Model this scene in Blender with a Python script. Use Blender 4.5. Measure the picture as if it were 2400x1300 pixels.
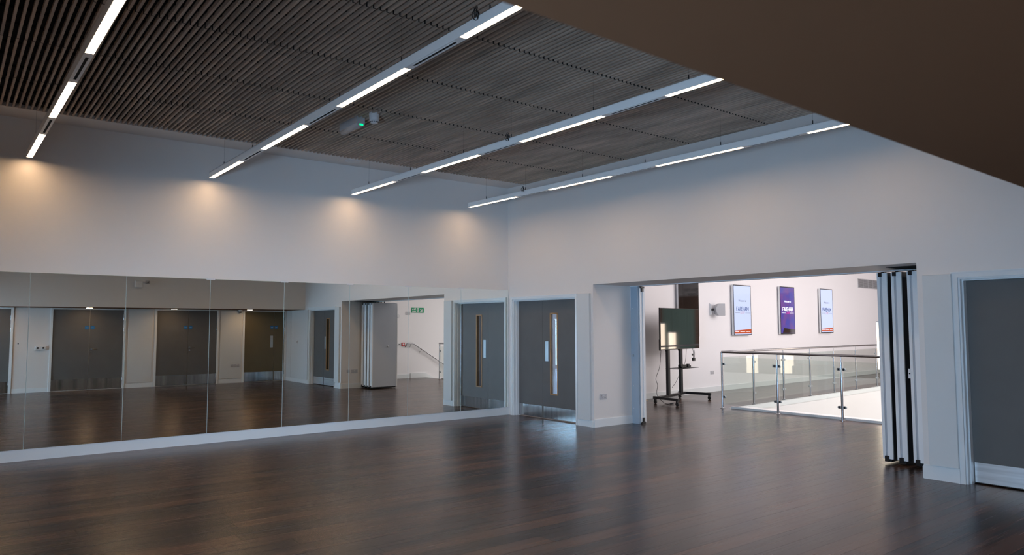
import bpy, bmesh, math, random
from mathutils import Vector, Matrix
random.seed(7)
PI = math.pi
S = bpy.context.scene
C = S.collection
for o in list(bpy.data.objects): bpy.data.objects.remove(o)

# ---------------------------------------------------------------- camera
YAW, PITCH, ROLL, FPX = 0.6628, 0.0675, -0.0021, 1706.54
CAM = Vector((-8.229, -10.6612, 1.6))
Fw = Vector((math.sin(YAW)*math.cos(PITCH), math.cos(YAW)*math.cos(PITCH), math.sin(PITCH)))
Rt = Vector((math.cos(YAW), -math.sin(YAW), 0)); Up = Rt.cross(Fw)
R2 = Rt*math.cos(ROLL)+Up*math.sin(ROLL); U2 = -Rt*math.sin(ROLL)+Up*math.cos(ROLL)
cd = bpy.data.cameras.new('camera'); cam = bpy.data.objects.new('camera', cd); C.objects.link(cam)
cd.sensor_width = 36; cd.lens = FPX/2400*36; cd.clip_start = 0.05
m = Matrix((R2, U2, -Fw)).transposed().to_4x4(); m.translation = CAM
cam.matrix_world = m; S.camera = cam
cd.dof.use_dof = True; cd.dof.focus_distance = 12.5; cd.dof.aperture_fstop = 4.0

# ---------------------------------------------------------------- world, exposure, daylight
w = bpy.data.worlds.new('world'); S.world = w; w.use_nodes = True
w.node_tree.nodes['Background'].inputs[0].default_value = (0.35, 0.5, 0.8, 1)
w.node_tree.nodes['Background'].inputs[1].default_value = 0.3
S.view_settings.view_transform = 'Standard'; S.view_settings.look = 'None'
S.view_settings.exposure = 0.0; S.view_settings.gamma = 1.0
S.view_settings.use_curve_mapping = False

def area(name, loc, aim, sx, sy, power, col):
    l = bpy.data.lights.new(name, 'AREA'); l.shape = 'RECTANGLE'; l.size = sx; l.size_y = sy
    l.energy = power; l.color = col
    o = bpy.data.objects.new(name, l); C.objects.link(o); o.location = loc
    o.rotation_euler = (Vector(aim)-Vector(loc)).to_track_quat('-Z', 'Y').to_euler()
    return o
# daylight through the windows at the west end of the low bay (behind and beside the camera)
area('window_daylight_south', (-12.2, -10.95, 1.0), (-12.2, 0, 1.0), 3.4, 1.8, 1100, (0.42, 0.68, 1.0))
area('window_daylight', (-13.9, -8.7, .85), (0, -8.7, .85), 3.6, 1.5, 60, (0.42, 0.68, 1.0))
# foyer daylight: added unseen overhead fill over the stair and tall glazing further along
area('foyer_overhead_fill', (11.0, -5.0, 4.5), (11.0, -4.0, 0), 15.0, 5.0, 640, (1.0, 0.95, 0.97))
area('foyer_glazing', (12.0, -9.15, 3.3), (11.0, 0.6, 1.5), 7.0, 2.0, 420, (1.0, 0.93, 0.93))
area('stairwell_fill', (9.0, -4.0, -1.2), (9.0, -1.0, -1.2), 6.0, 1.6, 8, (1.0, 0.93, 0.86))  # added fill below floor level, brightens the stairwell lining

# ---------------------------------------------------------------- materials
def mat(name, col=(.8,.8,.8), rough=.5, metal=0, emit=None, estr=0, spec=None, coat=0, bump=None, noise=None, trans=0, ior=1.45, alpha=1):
    mt = bpy.data.materials.new(name); mt.use_nodes = True
    nt = mt.node_tree; b = nt.nodes['Principled BSDF']
    b.inputs['Base Color'].default_value = (*col, 1); b.inputs['Roughness'].default_value = rough
    b.inputs['Metallic'].default_value = metal
    if spec is not None: b.inputs['Specular IOR Level'].default_value = spec
    if coat: b.inputs['Coat Weight'].default_value = coat; b.inputs['Coat Roughness'].default_value = .03
    if emit: b.inputs['Emission Color'].default_value = (*emit, 1); b.inputs['Emission Strength'].default_value = estr
    if trans: b.inputs['Transmission Weight'].default_value = trans
    b.inputs['IOR'].default_value = ior
    tc = None
    if noise or bump:
        tc = nt.nodes.new('ShaderNodeTexCoord'); mp = nt.nodes.new('ShaderNodeMapping')
        nt.links.new(tc.outputs['Object'], mp.inputs[0])
        sc = (noise or bump)[0]
        mp.inputs['Scale'].default_value = sc
        nz = nt.nodes.new('ShaderNodeTexNoise'); nz.inputs['Scale'].default_value = 1; nz.inputs['Detail'].default_value = 5
        nt.links.new(mp.outputs[0], nz.inputs[0])
        if noise:
            rp = nt.nodes.new('ShaderNodeMapRange'); rp.inputs[1].default_value = .3; rp.inputs[2].default_value = .7
            rp.inputs[3].default_value = 1-noise[1]; rp.inputs[4].default_value = 1+noise[1]
            nt.links.new(nz.outputs[0], rp.inputs[0])
            mx = nt.nodes.new('ShaderNodeVectorMath'); mx.operation = 'SCALE'
            mx.inputs[0].default_value = col; nt.links.new(rp.outputs[0], mx.inputs['Scale'])
            nt.links.new(mx.outputs[0], b.inputs['Base Color'])
        if bump:
            bp = nt.nodes.new('ShaderNodeBump'); bp.inputs['Strength'].default_value = bump[1]; bp.inputs['Distance'].default_value = .002
            nt.links.new(nz.outputs[0], bp.inputs['Height']); nt.links.new(bp.outputs[0], b.inputs['Normal'])
    return mt

M = {}
M['wall'] = mat('wall_paint', (.755,.725,.70), .55, bump=((60,60,60), .15))
M['foyer_wall'] = mat('foyer_paint', (.84,.82,.83), .5)
M['gloss'] = mat('white_gloss_paint', (.76,.79,.80), .28)
M['board'] = mat('board_paint', (.66,.68,.68), .5)
M['soffit'] = mat('soffit_shade_brown', (.20,.098,.052), .9, spec=.1)  # brown stands for the dim warm shade under the soffit
M['black'] = mat('black_felt', (.006,.006,.006), .95)
M['blackpl'] = mat('black_plastic', (.012,.012,.013), .35)
M['slat'] = mat('ash_slat', (.47,.37,.295), .6, noise=((6,1.2,30), .3))
M['door'] = mat('grey_laminate', (.128,.126,.122), .52, spec=.4, noise=((3,3,3), .05))
M['housing'] = mat('white_powder_coat', (.95,.95,.94), .3)
M['door_olive'] = mat('door_leaf_olive', (.135,.112,.062), .4, noise=((3,3,3), .05))  # olive tone, used only on the leaves of one service door
M['kick_dim'] = mat('brushed_steel_dim', (.40,.40,.40), .17, metal=1, noise=((9,9,.5), .35), bump=((5,5,.5), .6))  # same steel as the next, darkened and streaked for what it reflects
M['kick'] = mat('brushed_steel_lit', (.80,.82,.84), .38, metal=1, noise=((1.5,1.5,40), .12))  # same steel, lightened for the daylight glare it reflects
M['steel'] = mat('stainless_steel', (.42,.42,.43), .22, metal=1)
M['satin'] = mat('satin_steel', (.42,.47,.50), .5, metal=.5)
M['alu'] = mat('white_aluminium', (.82,.83,.84), .35)
M['diff'] = mat('lamp_diffuser', (.9,.9,.9), .5, emit=(1.0,.66,.38), estr=34.0)
M['downl'] = mat('downlight_lens', (.9,.9,.9), .5, emit=(1.0,.62,.34), estr=80.0)
M['lantern'] = mat('lantern_lens', (.9,.9,.9), .5, emit=(1.0,.80,.60), estr=4.0)
M['oak'] = mat('oak_bead', (.40,.22,.09), .45, noise=((20,20,4), .2))
M['white'] = mat('white_plastic', (.75,.75,.76), .35)
M['greypl'] = mat('grey_plastic', (.5,.5,.52), .4)
M['blue'] = mat('blue_sign', (.01,.16,.45), .4)
M['green'] = mat('green_sign', (.0,.30,.13), .4)
M['red'] = mat('red_plastic', (.55,.02,.03), .4)
M['led'] = mat('green_led', (.0,.3,.1), .4, emit=(.0,1,.3), estr=1.6)
M['lens'] = mat('smoky_lens', (.55,.5,.48), .25)
M['jamb'] = mat('blue_grey_jamb', (.38,.47,.56), .35, noise=((2,2,1), .04))
M['panel'] = mat('partition_vinyl', (.52,.55,.60), .6, bump=((300,300,300), .2))
M['panel_gap_shade'] = mat('partition_gap_shade', (.02,.02,.022), .6)  # shade inside the panel stack put into the face colour
M['wood_clad'] = mat('walnut_cladding', (.20,.10,.06), .5, noise=((2,2,14), .25))
M['black_screen'] = mat('switched_off_screen', (.006,.008,.009), .05, coat=1, ior=2.0)
M['scr_white'] = mat('lit_screen', (.02,.02,.02), .15, emit=(.63,.71,1.0), estr=1.08, coat=.5)
M['scr_blue'] = mat('lit_screen_blue', (.02,.02,.02), .15, emit=(.075,.05,.36), estr=1.0, coat=.5)
M['scr_orange'] = mat('lit_band_orange', (.02,.02,.02), .15, emit=(.62,.08,.012), estr=.9)
M['txt_navy'] = mat('text_navy', (.01,.02,.1), .4, emit=(.02,.06,.22), estr=.8)
M['txt_red'] = mat('text_red', (.1,.02,.02), .4, emit=(.55,.1,.1), estr=.8)
M['txt_grey'] = mat('text_grey', (.1,.1,.1), .4, emit=(.10,.11,.2), estr=.8)
M['txt_white'] = mat('text_white', (.8,.8,.8), .4, emit=(.85,.85,1), estr=1.0)
M['txt_pink'] = mat('text_magenta', (.5,.0,.2), .4, emit=(.75,.03,.4), estr=.9)
M['txt_black'] = mat('text_black', (.01,.01,.012), .5)
M['carpet'] = mat('lower_floor', (.45,.42,.40), .6)
M['curtain'] = mat('green_curtain', (.22,.33,.29), .8)
M['vent_back'] = mat('vent_backing', (.16,.16,.165), .6)
M['beige'] = mat('pale_wood', (.62,.48,.32), .5)
M['edge'] = mat('polished_glass_edge', (.62,.76,.74), .15)

# room mirror
def mirror_mat():
    mt = bpy.data.materials.new('mirror_silvering'); mt.use_nodes = True; nt = mt.node_tree
    b = nt.nodes['Principled BSDF']; b.inputs['Metallic'].default_value = 1; b.inputs['Roughness'].default_value = 0.0
    b.inputs['Base Color'].default_value = (.91,.95,.92,1)
    return mt
M['mirror'] = mirror_mat()

def noisy_emit(mt, c1, c2):
    nt = mt.node_tree; b = nt.nodes['Principled BSDF']; tc = nt.nodes.new('ShaderNodeTexCoord'); nz = nt.nodes.new('ShaderNodeTexNoise')
    nz.inputs['Scale'].default_value = 4; nz.inputs['Detail'].default_value = 8; nt.links.new(tc.outputs['Object'], nz.inputs[0])
    cr = nt.nodes.new('ShaderNodeValToRGB'); nt.links.new(nz.outputs[0], cr.inputs[0]); e = cr.color_ramp.elements
    e[0].position = .4; e[0].color = (*c1,1); e[1].position = .62; e[1].color = (*c2,1); nt.links.new(cr.outputs[0], b.inputs['Emission Color'])
noisy_emit(M['scr_blue'], (.05,.045,.38), (.15,.05,.30))
def glass_mat(name, tint, refl=1.0):
    mt = bpy.data.materials.new(name); mt.use_nodes = True; nt = mt.node_tree
    for n in list(nt.nodes): nt.nodes.remove(n)
    out = nt.nodes.new('ShaderNodeOutputMaterial'); mix = nt.nodes.new('ShaderNodeMixShader')
    tr = nt.nodes.new('ShaderNodeBsdfTransparent'); gl = nt.nodes.new('ShaderNodeBsdfGlossy'); fr = nt.nodes.new('ShaderNodeFresnel')
    tr.inputs[0].default_value = (*tint, 1); gl.inputs['Roughness'].default_value = 0.0; fr.inputs['IOR'].default_value = 1.52
    ge = nt.nodes.new('ShaderNodeNewGeometry'); mr = nt.nodes.new('ShaderNodeMapRange')
    mr.inputs[3].default_value = 1.52; mr.inputs[4].default_value = 1/1.52
    nt.links.new(ge.outputs['Backfacing'], mr.inputs[0]); nt.links.new(mr.outputs[0], fr.inputs['IOR'])
    nt.links.new(fr.outputs[0], mix.inputs[0]); nt.links.new(tr.outputs[0], mix.inputs[1]); nt.links.new(gl.outputs[0], mix.inputs[2])
    nt.links.new(mix.outputs[0], out.inputs[0])
    return mt
M['glass'] = glass_mat('balustrade_glass', (.94,.965,.95))
M['vision'] = glass_mat('vision_glass', (.62,.68,.77))

def floor_mat():
    mt = bpy.data.materials.new('dark_timber_floor'); mt.use_nodes = True; nt = mt.node_tree; N = nt.nodes; L = nt.links
    b = N['Principled BSDF']
    tc = N.new('ShaderNodeTexCoord')
    def shifted(row, amt, seed):      # every row of boards starts at its own random point
        sx = N.new('ShaderNodeSeparateXYZ'); L.new(tc.outputs['Object'], sx.inputs[0])
        d = N.new('ShaderNodeMath'); d.operation = 'DIVIDE'; d.inputs[1].default_value = row; L.new(sx.outputs[1], d.inputs[0])
        fl = N.new('ShaderNodeMath'); fl.operation = 'FLOOR'; L.new(d.outputs[0], fl.inputs[0])
        wn = N.new('ShaderNodeTexWhiteNoise'); wn.noise_dimensions = '2D'; cv = N.new('ShaderNodeCombineXYZ'); L.new(fl.outputs[0], cv.inputs[0]); cv.inputs[1].default_value = seed
        L.new(cv.outputs[0], wn.inputs['Vector'])
        ma = N.new('ShaderNodeMath'); ma.operation = 'MULTIPLY_ADD'; ma.inputs[1].default_value = amt; L.new(wn.outputs['Value'], ma.inputs[0]); L.new(sx.outputs[0], ma.inputs[2])
        co = N.new('ShaderNodeCombineXYZ'); L.new(ma.outputs[0], co.inputs[0]); L.new(sx.outputs[1], co.inputs[1]); return co.outputs[0]
    br = N.new('ShaderNodeTexBrick'); br.offset = 0
    br.inputs['Color1'].default_value = (.0,.0,.0,1); br.inputs['Color2'].default_value = (1,1,1,1); br.inputs['Mortar'].default_value = (.5,.5,.5,1)
    br.inputs['Scale'].default_value = 1; br.inputs['Mortar Size'].default_value = .0022; br.inputs['Mortar Smooth'].default_value = .2
    br.inputs['Bias'].default_value = 0; br.inputs['Brick Width'].default_value = 2.2; br.inputs['Row Height'].default_value = .185
    L.new(shifted(.185, 2.2, 1.5), br.inputs['Vector'])
    br2 = N.new('ShaderNodeTexBrick'); br2.offset = 0; br2.inputs['Scale'].default_value = 1
    br2.inputs['Color1'].default_value = (0,0,0,1); br2.inputs['Color2'].default_value = (1,1,1,1); br2.inputs['Mortar'].default_value = (.5,.5,.5,1)
    br2.inputs['Mortar Size'].default_value = .0; br2.inputs['Brick Width'].default_value = .74; br2.inputs['Row Height'].default_value = .04625
    L.new(shifted(.04625, .74, 7.3), br2.inputs['Vector'])
    mp = N.new('ShaderNodeMapping'); mp.inputs['Scale'].default_value = (.45, 30, 1); L.new(tc.outputs['Object'], mp.inputs[0])
    nz = N.new('ShaderNodeTexNoise'); nz.inputs['Scale'].default_value = 1.6; nz.inputs['Detail'].default_value = 7; nz.inputs['Roughness'].default_value = .62
    L.new(mp.outputs[0], nz.inputs[0])
    a1 = N.new('ShaderNodeMath'); a1.operation = 'MULTIPLY_ADD'; a1.inputs[1].default_value = .38
    L.new(br.outputs['Color'], a1.inputs[0])
    a2 = N.new('ShaderNodeMath'); a2.operation = 'MULTIPLY_ADD'; a2.inputs[1].default_value = .30; L.new(br2.outputs['Color'], a2.inputs[0])
    a3 = N.new('ShaderNodeMath'); a3.operation = 'MULTIPLY'; a3.inputs[1].default_value = .66; L.new(nz.outputs[0], a3.inputs[0])
    L.new(a3.outputs[0], a2.inputs[2]); L.new(a2.outputs[0], a1.inputs[2])
    cr = N.new('ShaderNodeValToRGB'); L.new(a1.outputs[0], cr.inputs[0])
    e = cr.color_ramp.elements; e[0].position = .22; e[0].color = (.0075,.0056,.0052,1); e[1].position = .95; e[1].color = (.115,.053,.027,1)
    x = cr.color_ramp.elements.new(.58); x.color = (.024,.0135,.0095,1)
    mm = N.new('ShaderNodeMix'); mm.data_type = 'RGBA'; mm.inputs['B'].default_value = (.004,.004,.004,1)
    L.new(br.outputs['Fac'], mm.inputs['Factor']); L.new(cr.outputs[0], mm.inputs['A']); L.new(mm.outputs['Result'], b.inputs['Base Color'])
    rr = N.new('ShaderNodeMapRange'); rr.inputs[3].default_value = .22; rr.inputs[4].default_value = .31; L.new(nz.outputs[0], rr.inputs[0]); L.new(rr.outputs[0], b.inputs['Roughness'])
    bp = N.new('ShaderNodeBump'); sp = N.new('ShaderNodeMapRange'); sp.inputs[3].default_value = .5; sp.inputs[4].default_value = .12; L.new(br.outputs['Fac'], sp.inputs[0]); L.new(sp.outputs[0], b.inputs['Specular IOR Level'])
    bp.inputs['Strength'].default_value = .06; bp.inputs['Distance'].default_value = .0008
    s = N.new('ShaderNodeMath'); s.operation = 'SUBTRACT'; L.new(nz.outputs[0], s.inputs[0]); L.new(br.outputs['Fac'], s.inputs[1])
    L.new(s.outputs[0], bp.inputs['Height']); L.new(bp.outputs[0], b.inputs['Normal'])
    return mt
M['floor'] = floor_mat()

# ---------------------------------------------------------------- mesh helpers
class MB:
    def __init__(s): s.v=[]; s.f=[]; s.m=[]; s.sm=[]; s.mats=[]
    def mi(s, mt):
        if mt not in s.mats: s.mats.append(mt)
        return s.mats.index(mt)
    def add(s, vs, fs, mt='wall', smooth=False):
        k = len(s.v); s.v += [tuple(v) for v in vs]; i = s.mi(mt)
        for f in fs: s.f.append(tuple(a+k for a in f)); s.m.append(i); s.sm.append(smooth)
        return s
    def box(s, a, b, mt='wall'):
        x0,x1 = sorted((a[0],b[0])); y0,y1 = sorted((a[1],b[1])); z0,z1 = sorted((a[2],b[2]))
        return s.add([(x0,y0,z0),(x1,y0,z0),(x1,y1,z0),(x0,y1,z0),(x0,y0,z1),(x1,y0,z1),(x1,y1,z1),(x0,y1,z1)],
            [(0,3,2,1),(4,5,6,7),(0,1,5,4),(1,2,6,5),(2,3,7,6),(3,0,4,7)], mt)
    def prism(s, pts, z0, z1, mt='wall'):      # pts CCW in xy
        n = len(pts); vs = [(x,y,z0) for x,y in pts]+[(x,y,z1) for x,y in pts]
        return s.add(vs, [tuple(range(n-1,-1,-1)), tuple(range(n,2*n))]+[(i,(i+1)%n,n+(i+1)%n,n+i) for i in range(n)], mt)
    def tube(s, pts, r, mt='steel', n=12, cap=True):
        pts = [Vector(p) for p in pts]; rings = []
        rs = r if isinstance(r,(list,tuple)) else [r]*len(pts)
        u = None
        for i,p in enumerate(pts):
            t = (pts[min(i+1,len(pts)-1)]-pts[max(i-1,0)]).normalized()
            if u is None:
                u = t.orthogonal().normalized()
            else:
                u = (u - t*u.dot(t)).normalized()
            v = t.cross(u); rings.append([p+(u*math.cos(2*PI*k/n)+v*math.sin(2*PI*k/n))*rs[i] for k in range(n)])
        vs = [q for rg in rings for q in rg]; fs = []
        for i in range(len(pts)-1):
            for k in range(n): fs.append((i*n+k, i*n+(k+1)%n, (i+1)*n+(k+1)%n, (i+1)*n+k))
        s.add(vs, fs, mt, True)
        if cap: s.add(rings[0], [tuple(range(n-1,-1,-1))], mt); s.add(rings[-1], [tuple(range(n))], mt)
        return s
    def lathe(s, prof, c, mt='steel', n=24, axis='z'):   # prof list of (r, h)
        vs = []
        for r,h in prof:
            for k in range(n):
                a = 2*PI*k/n; p = (r*math.cos(a), r*math.sin(a), h)
                if axis == 'x': p = (h, p[0], p[1])
                if axis == 'y': p = (p[0], h, -p[1])
                vs.append((c[0]+p[0], c[1]+p[1], c[2]+p[2]))
        fs = [(i*n+k, i*n+(k+1)%n, (i+1)*n+(k+1)%n, (i+1)*n+k) for i in range(len(prof)-1) for k in range(n)]
        fs.append(tuple(range(n-1,-1,-1))); fs.append(tuple((len(prof)-1)*n+k for k in range(n)))
        return s.add(vs, fs, mt, False)
    def build(s, name, parent=None, bevel=0, **props):
        me = bpy.data.meshes.new(name); me.from_pydata(s.v, [], s.f); me.update()
        for mt in s.mats: me.materials.append(M[mt])
        me.polygons.foreach_set('material_index', s.m); me.polygons.foreach_set('use_smooth', s.sm)
        o = bpy.data.objects.new(name, me); C.objects.link(o)
        if parent: o.parent = parent
        if bevel:
            md = o.modifiers.new('bevel','BEVEL'); md.width = bevel; md.segments = 2; md.limit_method = 'ANGLE'
        for k,v in props.items(): o[k] = v
        return o
def tag(o, label=None, cat=None, group=None, kind=None):
    for k,v in (('label',label),('category',cat),('group',group),('kind',kind)):
        if v: o[k] = v
    return o
def empty(name, loc, rz=0):
    o = bpy.data.objects.new(name, None); C.objects.link(o); o.location = loc; o.rotation_euler = (0,0,rz); o.empty_display_size = .1
    return o
def struct(mb, name, bevel=0, label=None):
    return tag(mb.build(name, bevel=bevel), label, None, None, 'structure')
def dup(root, loc=None, rz=None, label=None, group=None):
    r = root.copy(); C.objects.link(r)
    if loc is not None: r.location = loc
    if rz is not None: r.rotation_euler = (0,0,rz)
    if label: r['label'] = label
    if group: r['group'] = group
    for ch in list(root.children):
        c = ch.copy(); C.objects.link(c); c.parent = r
        for g in ch.children:
            d = g.copy(); C.objects.link(d); d.parent = c
    return r
def text(name, body, size, mt, parent, loc, rot=(PI/2,0,0), ext=.0008, align='CENTER', bold=0.0, sx=1):
    cu = bpy.data.curves.new(name+'_curve', 'FONT'); cu.body = body; cu.size = size; cu.align_x = align; cu.align_y = 'CENTER'
    cu.extrude = ext; cu.offset = bold; cu.resolution_u = 3
    t = bpy.data.objects.new(name+'_tmp', cu); C.objects.link(t)
    dg = bpy.context.evaluated_depsgraph_get(); me = bpy.data.meshes.new_from_object(t.evaluated_get(dg))
    bpy.data.objects.remove(t); me.materials.clear(); me.materials.append(M[mt])
    o = bpy.data.objects.new(name, me); C.objects.link(o); o.parent = parent; o.location = loc; o.rotation_euler = rot; o.scale = (sx,1,1)
    return o

GLYPH = {'F':(.52,[[(0,0),(0,1),(.5,1)],[(0,.52),(.42,.52)]]), 'A':(.74,[[(0,0),(.37,1),(.74,0)],[(.14,.3),(.60,.3)]]),
 'R':(.58,[[(0,0),(0,1),(.36,1),(.5,.93),(.55,.76),(.5,.58),(.36,.5),(0,.5)],[(.30,.5),(.58,0)]]), 'E':(.52,[[(.52,0),(0,0),(0,1),(.52,1)],[(0,.52),(.45,.52)]]),
 'H':(.66,[[(0,0),(0,1)],[(.66,0),(.66,1)],[(0,.5),(.66,.5)]]), 'M':(.82,[[(0,0),(0,1),(.41,.34),(.82,1),(.82,0)]]),
 'L':(.46,[[(0,1),(0,0),(.46,0)]]), 'I':(.0,[[(0,0),(0,1)]]), 'V':(.68,[[(0,1),(.34,0),(.68,1)]])}
def stroke_text(name, body, height, width, wt, mt, parent, cx, y, z, gap=.24):
    tot = sum(GLYPH[c][0] for c in body)+gap*(len(body)-1); kx = width/tot; mb = MB(); x = cx-width/2
    for c in body:
        wd, strokes = GLYPH[c]
        for st_ in strokes:
            P = [(x+px*kx, z-height/2+pz*height) for px,pz in st_]
            for (a,b) in zip(P,P[1:]):
                d = Vector((b[0]-a[0],b[1]-a[1])); d.normalize(); n_ = Vector((-d.y,d.x))*wt/2; e = d*wt*.45
                q = [(a[0]-e.x+n_.x,a[1]-e.y+n_.y),(a[0]-e.x-n_.x,a[1]-e.y-n_.y),(b[0]+e.x-n_.x,b[1]+e.y-n_.y),(b[0]+e.x+n_.x,b[1]+e.y+n_.y)]
                mb.add([(p,y,r_) for p,r_ in q], [(0,1,2,3)], mt)
        x += (wd+gap)*kx
    return mb.build(name, parent)

# ================================================================ THE SHELL
H = 4.17            # underside of the slats
HM = 4.175          # plain ceiling margin
SZ = 2.10           # low soffit over the bay
HO = 2.277          # head of the folding-wall opening
YB = -11.037        # south wall
def ysof(x): return -9.64 - 0.0200*(-x)   # edge of the soffit, read off at several points

# ---- floor with the stair void cut out
VX0, VX1 = 3.97, 14.5
def yv(x): return -1.98 + .085*(x-3.97)
fm = MB()
def quad(pts, z=0, mt='floor'): fm.add([(x,y,z) for x,y in pts], [(0,1,2,3)], mt)
quad([(-14.2,-11.3),(VX0,-11.3),(VX0,1.0),(-14.2,1.0)])
fm.add([(VX0,yv(VX0),0),(VX1,yv(VX1),0),(VX1,2.2,0),(VX0,1.0,0)], [(0,1,2,3)], 'floor')
quad([(VX1,-9.6),(21.2,-9.6),(21.2,2.2),(VX1,2.2)])
struct(fm, 'floor')

# ---- north (mirror) wall
struct(MB().box((-10.2,0,0),(0.2,.2,4.6)), 'wall_north')
# ---- east wall with door openings, the wide opening and its deep pier and head
DA0, DA1 = -.149, -1.825      # door A opening
DB0, DB1 = -7.585, -9.27      # door B opening
YP, YO = -2.235, -7.185       # wide opening
T = .2; DH = 2.095
e = MB()
e.box((0,.0,0),(T,DA0,4.6)); e.box((0,DA0,DH),(T,DA1,4.6)); e.box((0,DA1,0),(.87,YP,4.6))
e.box((0,YP,HO),(1.07,YO,4.6)); e.box((0,YO,0),(1.07,DB0,4.6)); e.box((0,DB0,DH),(T,DB1,4.6)); e.box((0,DB1,0),(T,-11.3,4.6))
struct(e, 'wall_east')
# closed lobby behind door B
struct(MB().box((1.07,-9.4,0),(1.2,YO,3.0)).box((T,-9.55,0),(1.2,-9.4,3.0)).box((T,-9.55,2.5),(1.2,DB0,2.6)), 'wall_lobby')
# ---- south wall (behind doors) and unseen west walls, shaped to block window daylight
struct(MB().box((-14.2,YB,0),(0.0,YB-.2,2.4)), 'wall_south')
struct(MB().box((-10.2,-6.8,0),(-10.0,0,4.6)).box((-14.2,-6.8,0),(-10.0,-6.6,4.6)).box((-14.4,-11.3,0),(-14.2,-4.3,2.6)).box((-10.2,-9.8,2.1),(-10.0,-6.7,4.6)), 'wall_west_light_block')
# ---- soffit over the low bay, its vertical face, and an unseen low ceiling added to cut daylight
s = MB()
pts = [(-10.0, ysof(-10.0)), (0.0, ysof(0.0))]
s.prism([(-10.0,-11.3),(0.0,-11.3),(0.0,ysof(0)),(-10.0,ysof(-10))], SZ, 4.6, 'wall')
s.box((-10.0,-9.3,SZ),(-8.9,-4.3,4.6),'wall')  # unseen block added to keep daylight off the upper walls
so = struct(s, 'ceiling_soffit')
so.data.materials.append(M['soffit']); so.data.polygons[0].material_index = 1  # underside colour carries its dim warm shade
struct(MB().box((-14.2,-11.3,SZ),(-10.0,-4.3,SZ+.2)), 'ceiling_bay_light_block')  # unseen, added to limit how high the daylight reaches
# ---- main ceiling: plain margin along the mirror wall, black void and ash slats
ce = MB()
ce.box((-10.2,-.485,HM),(0.2,.2,4.5),'wall')
ce.box((-10.2,-9.9,H+.052),(0.2,-.485,H+.10),'black')
ceil = struct(ce, 'ceiling')
PITCHS = .0603
for row in range(8):
    r = MB(); y1 = -.49-row*1.244; y0 = y1-1.244+.016
    if row == 7: y0 = y1-1.0
    n = int(9.95/PITCHS)
    for k in range(n):
        x = -.012-k*PITCHS
        r.box((x-.021,y0,H),(x,y1,H+.042),'slat')
        if row < 7: r.box((x-.025,y0-.015,H+.0015),(x-.001,y0-.001,H+.046),'black')
    for yy in (y0+.25, (y0+y1)/2, y1-.25):
        r.box((-9.98,yy-.012,H+.030),(-.005,yy+.012,H+.052),'black')
    r.build('slat_panel', ceil)
# small black clips where slats meet end to end
# ---- skirtings
def base(name, a, b, nrm, h=.135, t=.016):
    (x0,y0),(x1,y1) = a,b; nx,ny = nrm
    q = MB(); q.prism(ccw([(x0,y0),(x1,y1),(x1+nx*t,y1+ny*t),(x0+nx*t,y0+ny*t)]),0,h-.008,'gloss')
    q.prism(ccw([(x0,y0),(x1,y1),(x1+nx*t*.6,y1+ny*t*.6),(x0+nx*t*.6,y0+ny*t*.6)]),h-.008,h,'gloss')
    return struct(q, name)
def ccw(p):
    a = sum(p[i][0]*p[(i+1)%len(p)][1]-p[(i+1)%len(p)][0]*p[i][1] for i in range(len(p)))
    return p if a > 0 else p[::-1]
base('baseboard_north', (-10,0),(0,0),(0,-1), .135, .02)
base('baseboard_pier', (0,YP),(.87,YP),(0,-1), .13)
base('baseboard_opening', (0,YO),(1.07,YO),(0,1), .13)
base('baseboard_east', (0,DA1-.05),(0,YP),(-1,0), .105)
base('baseboard_east.001', (0,YO),(0,DB0+.045),(-1,0), .15)
base('baseboard_east.002', (0,DB1-.05),(0,YB),(-1,0), .105)
base('baseboard_south', (-8.3-.1,YB),(-10.5,YB),(0,1), .11)
base('baseboard_south.001', (-6.85,YB),(-6.09,YB),(0,1), .11)
base('baseboard_south.002', (-4.37,YB),(-3.68,YB),(0,1), .12)
base('baseboard_south.003', (-1.98,YB),(-1.32,YB),(0,1), .12)
# ---- raised wall boards
def board(name, a, b, plane, z0, z1, t=.042):
    q = MB()
    if plane == 'x': q.box((0,a,z0),(-t,b,z1),'board')
    else: q.box((a,YB,z0),(b,YB+t,z1),'board')
    return struct(q, name, bevel=.004)
board('trim_1', -1.90, YP+.05, 'x', .108, 2.137)
board('trim_2', YO-.07, -7.535, 'x', .152, 2.135)
board('trim_3', -9.39, -10.62, 'x', .115, 2.095, .02)
board('trim_4', -10.63, -11.0, 'x', .115, 2.095, .02)
board('trim_5', -4.32, -3.73, 'y', .13, 2.09, .02)
board('trim_6', -1.95, -1.35, 'y', .13, 2.09, .02)

# ================================================================ DOORS
def door_frame_x(y0, y1, parent, fl=.05):   # opening in the plane x=0, leaves recessed
    f = MB(); t = .018; A = fl
    yb, ya = min(y0,y1), max(y0,y1); L = .018; k = .012
    # architrave face, raised outer bead, lining and stop, each mitre butted without overlap
    for (a,b) in ((yb-A+k,yb),(ya,ya+A-k)): f.box((0,a,0),(-t,b,DH+A-k),'gloss')
    f.box((0,yb,DH),(-t,ya,DH+A-k),'gloss')
    for (a,b) in ((yb-A,yb-A+k),(ya+A-k,ya+A)): f.box((0,a,0),(-t-.008,b,DH+A),'gloss')
    f.box((0,yb-A+k,DH+A-k),(-t-.008,ya+A-k,DH+A),'gloss')
    for (a,b) in ((yb,yb+L),(ya-L,ya)): f.box((.001,a,0),(T-.001,b,DH),'gloss')
    f.box((.001,yb+L,DH-L),(T-.001,ya-L,DH),'gloss')
    for (a,b) in ((yb+L,yb+L+.014),(ya-L-.014,ya-L)): f.box((.05,a,0),(.115,b,DH-L),'gloss')
    f.box((.05,yb+L+.014,DH-L-.014),(.115,ya-L-.014,DH-L),'gloss')
    return f.build('door_frame', parent)
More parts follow.
